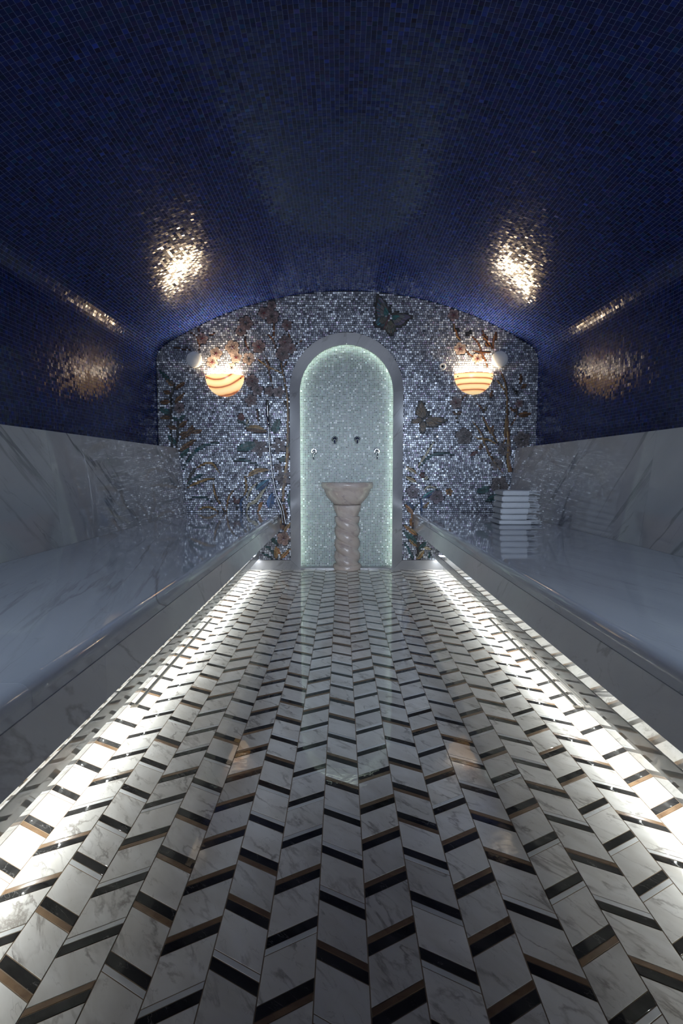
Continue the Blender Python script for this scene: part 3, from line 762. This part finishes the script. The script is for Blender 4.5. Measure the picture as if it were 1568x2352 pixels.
# ---- niche back with small grid tiles, hidden LED line
YB = D + NICHE_D; ra = ri+.035
niche = box('wall_niche', NCX-ra-.05, NCX+ra+.05, YB, YB+.1, -.03, zi+ra+.05, m_grout_pale); tag(niche, 'niche back in pale green-grey grid mosaic', kind='structure')
sill = box('niche_sill', NCX-ra, NCX+ra, D+.012, YB, -.002, .012, m_frame, None); tag(sill, 'low polished sill on the floor of the lit niche', kind='structure')
pn = .0160; pts_, tc = [], []
nz = int((zi+ra)/pn)+1; nx = int(2*ra/pn)+1
for jz in range(nz):
    for ix in range(nx):
        x = NCX-ra+(ix+.5)*pn; z = .012+(jz+.5)*pn
        if z > zi and math.hypot(x-NCX, z-zi) > ra: continue
        pts_.append((x, YB-.0005, z))
C = np.array(pts_); n = len(C)
t = np.array([.255, .275, .275])*np.exp(rng.normal(0, .28, (n, 1)))*(1+rng.normal(0, .05, (n, 3))); t[rng.random(n) < .03] = .8
o = mosaic('glass_mosaic', C, np.tile([1., 0, 0], (n, 1)), np.tile([0, 0, 1.], (n, 1)), pn-.0036, pn-.0036, .03, np.clip(t, 0, .9), m_niche_tile, niche, h=.0022); o['kind'] = 'stuff'
# led line behind the frame lip, shining back into the niche
vs, fs = [], []
P = arch_pts(ri+.016, zi, .03, 44); Q = arch_pts(ri+.024, zi, .03, 44)
for p, q in zip(P, Q): vs += [(p[0], D+.050, p[1]), (q[0], D+.050, q[1])]
for i in range(len(P)-1): fs.append((2*i, 2*i+1, 2*i+3, 2*i+2))
vs2 = vs + [(x, D+.047, z) for x, y, z in vs]; o_ = len(vs)
fs2 = fs + [tuple(o_+k for k in f)[::-1] for f in fs]
led = pyd('led_ribbon', vs2, fs2, m_led_niche); under(led, fr); led['label'] = 'pale green light ribbon'

# ================================================================ basin on twisted column
BY = D + .062
cb = empty('marble_basin', (NCX+.008, BY, 0)); tag(cb, 'marble wash basin bowl on twisted column in the lit niche', 'basin')
bx = NCX+.008
def PX(px, y=BY): return abs(W(px, 1150, y)[0] - W(798, 1150, y)[0])
def PZ(py, y=BY): return W(798, py, y)[1]
def clip_back(o):
    bm = bmesh.new(); bm.from_mesh(o.data)
    lim = YB-.004 - o.matrix_world.translation.y
    r = bmesh.ops.bisect_plane(bm, geom=bm.verts[:]+bm.edges[:]+bm.faces[:], plane_co=(0, YB-.004, 0), plane_no=(0, 1, 0), clear_outer=True)
    ed = [e for e in r['geom_cut'] if isinstance(e, bmesh.types.BMEdge)]
    bmesh.ops.holes_fill(bm, edges=bm.edges, sides=0)
    bm.to_mesh(o.data); bm.free()
R0 = PX(857); zt = PZ(1107)
prof = [(R0-.012, zt), (R0, zt-.006), (R0+.002, PZ(1114)), (R0-.004, PZ(1120)), (R0-.022, PZ(1123)), (R0-.030, PZ(1130)), (R0-.05, PZ(1141)), (R0-.09, PZ(1152)), (PX(829), PZ(1158)), (.0, PZ(1158.5))]
prof = [(R0-.045, zt-.10), (.0, zt-.125)][::-1] + [(R0-.03, zt-.05), (R0-.022, zt-.004)] + prof
bowl = lathe('bowl', prof, m_basin, None, (bx, BY, 0), 64); clip_back(bowl); under(bowl, cb)
zt1, zb1 = PZ(1159), PZ(1186)
cap = lathe('capital', [(0, zt1), (PX(830), zt1), (PX(830), PZ(1163)), (PX(827.5), PZ(1172)), (PX(824), PZ(1180)), (PX(821), PZ(1187)), (PX(821), PZ(1190)), (0, PZ(1190))], m_basin, None, (bx, BY, 0), 48); clip_back(cap); under(cap, cb)
ft = lathe('foot', [(0, PZ(1293)), (PX(828), PZ(1294)), (PX(830.5), PZ(1297)), (PX(830.5), .004), (PX(830.5), 0), (0, 0)], m_basin, None, (bx, BY, 0), 48); clip_back(ft); under(ft, cb)
vs, fs = [], []; nz_, ns_ = 110, 72; za, zb_ = PZ(1296), PZ(1186)
for i in range(nz_+1):
    z = za + (zb_-za)*i/nz_
    Rb = PX(826.5) * (1 + .05*(1-i/nz_))
    for k_ in range(ns_):
        a = 2*pi*k_/ns_; ph = 2*(a + z*2*pi/.235)
        r = Rb*(.80 + .21*abs(cos(ph/2))**.8)
        vs.append((bx+r*cos(a), BY+r*sin(a), z))
for i in range(nz_):
    for k_ in range(ns_): k2 = (k_+1) % ns_; fs.append((i*ns_+k_, i*ns_+k2, (i+1)*ns_+k2, (i+1)*ns_+k_))
fs += [tuple(range(ns_))[::-1], tuple(range(nz_*ns_, (nz_+1)*ns_))]
tw = pyd('twisted_column', vs, fs, m_basin, None, True); clip_back(tw); tw.data.shade_smooth(); under(tw, cb)

# ---- taps
def tap_centre(px, py, lab):
    x, z = W(px, py, YB)
    t = empty('tap', (x, YB, z)); tag(t, lab, 'tap', 'taps over the basin')
    lathe('rosette', [(0, -.004), (.030, -.004), (.030, .006), (.024, .012), (.012, .016), (0, .016)], m_chrome, t, (0, 0, 0), 28, 'Y')
    lathe('knob', [(0, .014), (.016, .014), (.019, .03), (.022, .036), (.02, .046), (.012, .052), (0, .053)], m_chrome, t, (0, 0, 0), 24, 'Y')
    tube('spout', [(0, -.02, -.004), (0, -.06, -.006), (0, -.088, -.014), (0, -.098, -.030), (0, -.099, -.044)], [.010, .010, .011, .0115, .0105], m_chrome, t)
    return t
def tap_side(px, py, s, lab):
    x, z = W(px, py, YB)
    t = empty('lever_tap', (x, YB, z)); tag(t, lab, 'tap', 'lever taps beside the basin')
    lathe('rosette', [(0, -.004), (.030, -.004), (.031, .004), (.027, .012), (.022, .013), (.020, .008), (.010, .010), (0, .010)], m_chrome, t, (0, 0, 0), 28, 'Y')
    lathe('body', [(0, .008), (.013, .008), (.013, .040), (.010, .046), (0, .047)], m_chrome, t, (0, 0, 0), 20, 'Y')
    tube('lever', [(0, -.036, 0), (s*.006, -.042, -.02), (s*.004, -.044, -.05), (s*.002, -.044, -.072)], [.007, .006, .005, .006], m_chrome, t)
    tube('spout', [(0, -.03, -.004), (-s*.012, -.05, -.010), (-s*.018, -.056, -.024)], [.007, .007, .006], m_chrome, t)
tap_centre(768.5, 1009, 'chrome spout tap left of the niche centre'); tap_centre(820, 1009, 'chrome spout tap right of the niche centre')
tap_side(721, 1037, -1, 'chrome lever tap near the left edge of the niche'); tap_side(865, 1036.5, 1, 'chrome lever tap near the right edge of the niche')

# ================================================================ sconces, white discs, sensor
def onyx(name, rings, wavy):
    m, nt, b = M(name); L = nt.links.new
    tc = N(nt, 'ShaderNodeTexCoord'); mp = N(nt, 'ShaderNodeMapping'); mp.inputs['Location'].default_value = (.05, 0, -.16) if rings else (0, 0, 0); L(tc.outputs['Object'], mp.inputs[0])
    wv = N(nt, 'ShaderNodeTexWave', wave_type='RINGS', rings_direction='Y') if rings else N(nt, 'ShaderNodeTexWave', wave_type='BANDS', bands_direction='Z'); wv.inputs['Scale'].default_value = 4.6 if rings else 6.5; wv.inputs['Distortion'].default_value = wavy; wv.inputs['Detail'].default_value = 3; wv.inputs['Detail Scale'].default_value = 1.1
    L(mp.outputs[0], wv.inputs['Vector'])
    r = ramp(nt, [(0, (.28, .05, .012)), (.05, (.62, .20, .05)), (.17, (1.0, .52, .20)), (.5, (1.0, .66, .30)), (1, (1.0, .74, .38))]); L(wv.outputs['Color'], r.inputs[0])
    sp = N(nt, 'ShaderNodeSeparateXYZ'); L(tc.outputs['Object'], sp.inputs[0])
    mr = N(nt, 'ShaderNodeMapRange'); mr.inputs['From Min'].default_value = -.19; mr.inputs['From Max'].default_value = 0; mr.inputs['To Min'].default_value = .75; mr.inputs['To Max'].default_value = 1.5
    L(sp.outputs['Z'], mr.inputs['Value']); L(mr.outputs[0], b.inputs['Emission Strength'])
    L(r.outputs[0], b.inputs['Emission Color']); b.inputs['Base Color'].default_value = (.5, .35, .22, 1); b.inputs['Roughness'].default_value = .25
    return m
def sconce(px, pyt, pyb, halfpx, mat, lab):
    cx, zt = W(px, pyt, D-.06); rx = halfpx*PXM*.985; ry = .115; zbot = W(px, pyb, D-.02)[1]; rz = zt - zbot
    t = empty('wall_sconce', (cx, D, zt)); tag(t, lab, 'lamp', 'onyx half-bowl sconces on the end wall')
    nu, nv = 40, 16; vs, fs = [], []
    for sh in (1.0, .94):
        for j in range(nv+1):
            b_ = pi/2*j/nv
            for i in range(nu+1):
                a = pi + pi*i/nu; vs.append((rx*sh*cos(a)*cos(b_), ry*sh*sin(a)*cos(b_)-.006, -rz*sh*sin(b_)))
    o1 = (nv+1)*(nu+1)
    for sft in (0, o1):
        for j in range(nv):
            for i in range(nu):
                q = [sft+j*(nu+1)+i, sft+j*(nu+1)+i+1, sft+(j+1)*(nu+1)+i+1, sft+(j+1)*(nu+1)+i]
                fs.append(q if sft == 0 else q[::-1])
    for i in range(nu): fs.append((i, o1+i, o1+i+1, i+1))
    pyd('bowl_shade', vs, fs, mat, t, True)
    for s in (-1, 1): lathe('screw', [(0, 0), (.006, 0), (.006, .006), (0, .007)], m_dark, t, (s*rx*.86, -ry*.50, -.030), 12, 'Y')
    V, F = [(0, -.008, .016)], []
    for i in range(25): a = pi+pi*i/24; V.append((rx*.90*cos(a), ry*.88*sin(a)-.008, .016*(1+sin(a))-.002))
    F = [(0, i, i+1) for i in range(1, 25)]; pyd('light_diffuser', V, F, m_diff, t)
    if 0: lathe('bulb', [(0, .03), (.010, .028), (.017, .016), (.018, 0), (.012, -.016), (.008, -.03), (0, -.032)], m_bulb, t, (0, -.05, -.045), 20)
sconce(513.3, 861, 911, 44.7, onyx('onyx_swirled', True, 1.0), 'glowing orange onyx half-bowl sconce with curved bands, left of the niche')
sconce(1090.5, 857, 906, 45, onyx('onyx_banded', False, .5), 'glowing orange onyx half-bowl sconce with straight bands, right of the niche')
def disc(px, py, rpx, lab):
    cx, cz = W(px, py, D-.05); r = rpx*PXM*.985
    t = empty('round_wall_fixture', (cx, D, cz)); tag(t, lab, 'fixture', 'round white fixtures beside the sconces')
    lathe('housing', [(0, -.002), (r*.82, -.002), (r*.86, .02), (r*.97, .036), (r, .046), (r*.985, .056), (r*.93, .060)], m_white_plastic, t, (0, 0, 0), 48, 'Y')
    lathe('cover', [(r*.93, .0595), (r*.9, .061), (r*.6, .066), (0, .068)], m_white_plastic, t, (0, 0, 0), 48, 'Y')
disc(445.5, 826, 18.3, 'round white wall fixture up left of the swirled sconce'); disc(1147.5, 825, 18.8, 'round white wall fixture up right of the banded sconce')
cx, cz = W(1015.5, 842, D)
t = empty('round_sensor', (cx, D, cz)); tag(t, 'small round white sensor with dark centre between niche and right sconce', 'sensor')
lathe('plate', [(0, -.002), (.031, -.002), (.034, .008), (.031, .016), (.024, .019), (.016, .015), (.011, .012)], m_white_plastic, t, (0, 0, 0), 32, 'Y')
lathe('eye', [(0, .020), (.006, .018), (.011, .012), (.0115, .005)], m_dark, t, (0, 0, 0), 20, 'Y')

# ================================================================ hand shower hose
Yh = D-.045
t = empty('hand_shower', (*([W(614, 975, Yh)[0], D, W(614, 975, Yh)[1]]),)); tag(t, 'chrome hand shower with hose hanging on the mosaic left of the niche', 'shower')
def h3(px, py, y=Yh): x, z = W(px, py, y); return (x-t.location.x, y-D, z-t.location.z)
tube('handset', [h3(613.5, 918), h3(613.8, 935), h3(615, 955), h3(616, 970)], [.0135, .014, .011, .009], m_hose, t, 14)
tube('connector', [h3(616, 969), h3(616.3, 973), h3(616.5, 977)], [.013, .016, .012], m_chrome, t, 14)
tube('wall_holder', [h3(620, 974, D-.0), h3(619, 973.5, D-.03), h3(617, 973, Yh)], [.016, .013, .011], m_chrome, t, 14)
tube('hose', curve_pts([h3(616.7, 977), h3(617.2, 1000), h3(619.5, 1040), h3(624, 1080), h3(630.5, 1120), h3(637, 1150), h3(645.5, 1174), h3(650, 1206)], 40), .0078, m_hose, t, 12)
tube('hose_return', curve_pts([h3(627, 1110, D-.03), h3(636, 1138, D-.03), h3(646.5, 1160, D-.03), h3(652, 1182, D-.03), h3(656, 1207, D-.035)], 24), .007, m_hose, t, 12)

# ================================================================ drains in the floor
def drain(px0, py0, px1, py1, lab):
    def fl(px, py):
        v = py-1176.; u = px-784.; fy = FPX*cos(PITCH)-v*sin(PITCH); fz = -FPX*sin(PITCH)-v*cos(PITCH); k_ = -CAMZ/fz; return CAMX+u*k_, fy*k_
    x0, y0 = fl(px0, py0); x1, y1 = fl(px1, py1); xm = (x0+x1)/2
    ya, yb = min(y0, y1), max(y0, y1); xm = math.copysign(min(abs(xm), FH-.022), xm)
    t = empty('slot_drain', (xm, (ya+yb)/2, 0)); tag(t, lab, 'drain', 'slot drains along the floor edges'); oy = t.location.y
    box('slot', -.0055, .0055, ya-oy, yb-oy, -.001, .0012, m_dark, t)
    for s in (-1, 1): box('rim', s*.0055 if s > 0 else -.0085, .0085 if s > 0 else -.0055, ya-oy, yb-oy, -.002, .0030, m_metal_warm, t)
    box('end_plate', -.014, .014, ya-oy-.02, ya-oy, -.002, .0032, m_metal_warm, t)
    print('drain', xm, ya, yb)
drain(487, 1420, 311, 1620, 'narrow steel slot drain in the floor along the left bench')
drain(1121, 1420, 1331, 1622, 'narrow steel slot drain in the floor along the right bench')

# ================================================================ towels
def towel(x0, x1, y0, y1, z0, z1, idx, jig, t):
    """folded cloth: rounded fold faces the room (-Y) and the fringe leaves to +X"""
    zc_ = (z0+z1)/2; h = (z1-z0)/2*.98
    prof = []
    n = 9
    for i in range(n): a = pi/2 + pi*i/(n-1); prof.append((y0 + h*.8 + h*.8*cos(a), zc_ + h*sin(a)))
    prof += [(y1, zc_-h), (y1, zc_+h)]
    xs = np.linspace(x0, x1, 14); vs, fs = [], []; m = len(prof)
    for ix, x in enumerate(xs):
        e = .003*sin(x*40+idx*2.1)+.0016*sin(x*95+idx)
        inn = 1 - .35*(max(0, 1-ix/1.2))**2 if ix < 2 else 1
        for (y, z) in prof: vs.append((x, y+e*(1 if y < y0+.03 else 0), zc_+(z-zc_)*inn + .0003*sin(x*30+idx)))
    for i in range(len(xs)-1):
        for k_ in range(m): k2 = (k_+1) % m; fs.append((i*m+k_, (i+1)*m+k_, (i+1)*m+k2, i*m+k2))
    fs += [tuple(range(m)), tuple(range((len(xs)-1)*m, len(xs)*m))[::-1]]
    ox, oy, oz = t.location
    vs = [(a-ox, b-oy, c-oz) for a, b, c in vs]
    pyd('folded_cloth', vs, fs, m_towel, t)
    # second fold line: a thinner inner layer just visible in the fold
    # fringe of twisted threads
    V, F = [], []; q = 0
    rr = random.Random(idx)
    for fz in (0.3, -.35):
        for i in range(15):
            y = y0+.004 + (y1-y0-.01)*i/14
            L_ = rr.uniform(.055, .085); dz = rr.uniform(-.010, .008); zz = zc_+h*fz+rr.uniform(-.004, .004)
            pts = [(x1-.004, y, zz), (x1+L_*.35, y+rr.uniform(-.006, .006), zz+rr.uniform(-.002, .006)), (x1+L_*.75, y+rr.uniform(-.012, .012), zz+dz*.6), (x1+L_, y+rr.uniform(-.014, .014), max(z0+.005 if idx == 0 else z0-.004, zz+dz))]
            pts = [(a, b, min(max(c, z0+.0048), z1-.0045)) for a, b, c in pts]
            rad = [.0032, .0028, .0030, .0040]
            P = [Vector(p) for p in pts]
            for j, p in enumerate(P):
                for a in range(4): V.append((p.x-ox, p.y+rad[j]*cos(a*pi/2)-oy, p.z+rad[j]*sin(a*pi/2)-oz))
            for j in range(3):
                for a in range(4): F.append((q+j*4+a, q+j*4+(a+1) % 4, q+(j+1)*4+(a+1) % 4, q+(j+1)*4+a))
            F.append((q+12, q+13, q+14, q+15)); q += 16
    o = pyd('fringe', V, F, m_towel, t); o['kind'] = 'stuff'
def bench_pt(px, py):
    v = py-1176.; u = px-784.; fy = FPX*cos(PITCH)-v*sin(PITCH); fz = -FPX*sin(PITCH)-v*cos(PITCH); k_ = (Z_BENCH-CAMZ)/fz; return CAMX+u*k_, fy*k_
tx0, ty = bench_pt(1150, 1206)
tops = [1207.5, 1195, 1182, 1168, 1154, 1139.5, 1126.5]
edge = [1146.5, 1150, 1149.5, 1150.5, 1152, 1154]
endx = [1221, 1211, 1213, 1216, 1213, 1214]
labs = ['white fringed towel at the bottom of the folded stack on the right bench', 'white fringed towel second from the bottom of the folded stack',
        'white fringed towel third from the bottom of the folded stack', 'white fringed towel third from the top of the folded stack',
        'white fringed towel just under the topmost of the folded stack', 'white fringed towel topmost of the folded stack on the right bench']
zz = Z_BENCH + .001
for i in range(6):
    za_ = W(1180, tops[i], ty)[1] if i else Z_BENCH+.0005; zb__ = W(1180, tops[i+1], ty)[1]
    xa = W(edge[i], 1180, ty)[0]; xb = W(endx[i], 1180, ty)[0]
    t = empty('towel', ((xa+xb)/2, ty+.1, za_)); tag(t, labs[i], 'towel', 'folded white towels stacked on the right bench')
    towel(xa, xb, ty+random.uniform(0, .006), ty+.20, za_+.0009, zb__-.0003, i, 0, t)
print('towel', tx0, ty)

# ================================================================ wall behind the camera with its door opening
for nm, a in (('wall_front', (-XW, -.8, 0, 2.6)),):
    v = []; f = []
    for x0, x1, z0, z1 in ((-XW-.1, -.8, 0, 2.75), (.8, XW+.1, 0, 2.75), (-.8, .8, 2.05, 2.75)):
        vv, ff = box_vf(x0, x1, Y0-.12, Y0, z0, z1); f += [tuple(q+len(v) for q in r_) for r_ in ff]; v += vv
    o = pyd(nm, v, f, m_grout_blue); tag(o, 'wall with the door opening at the near end of the room', kind='structure')
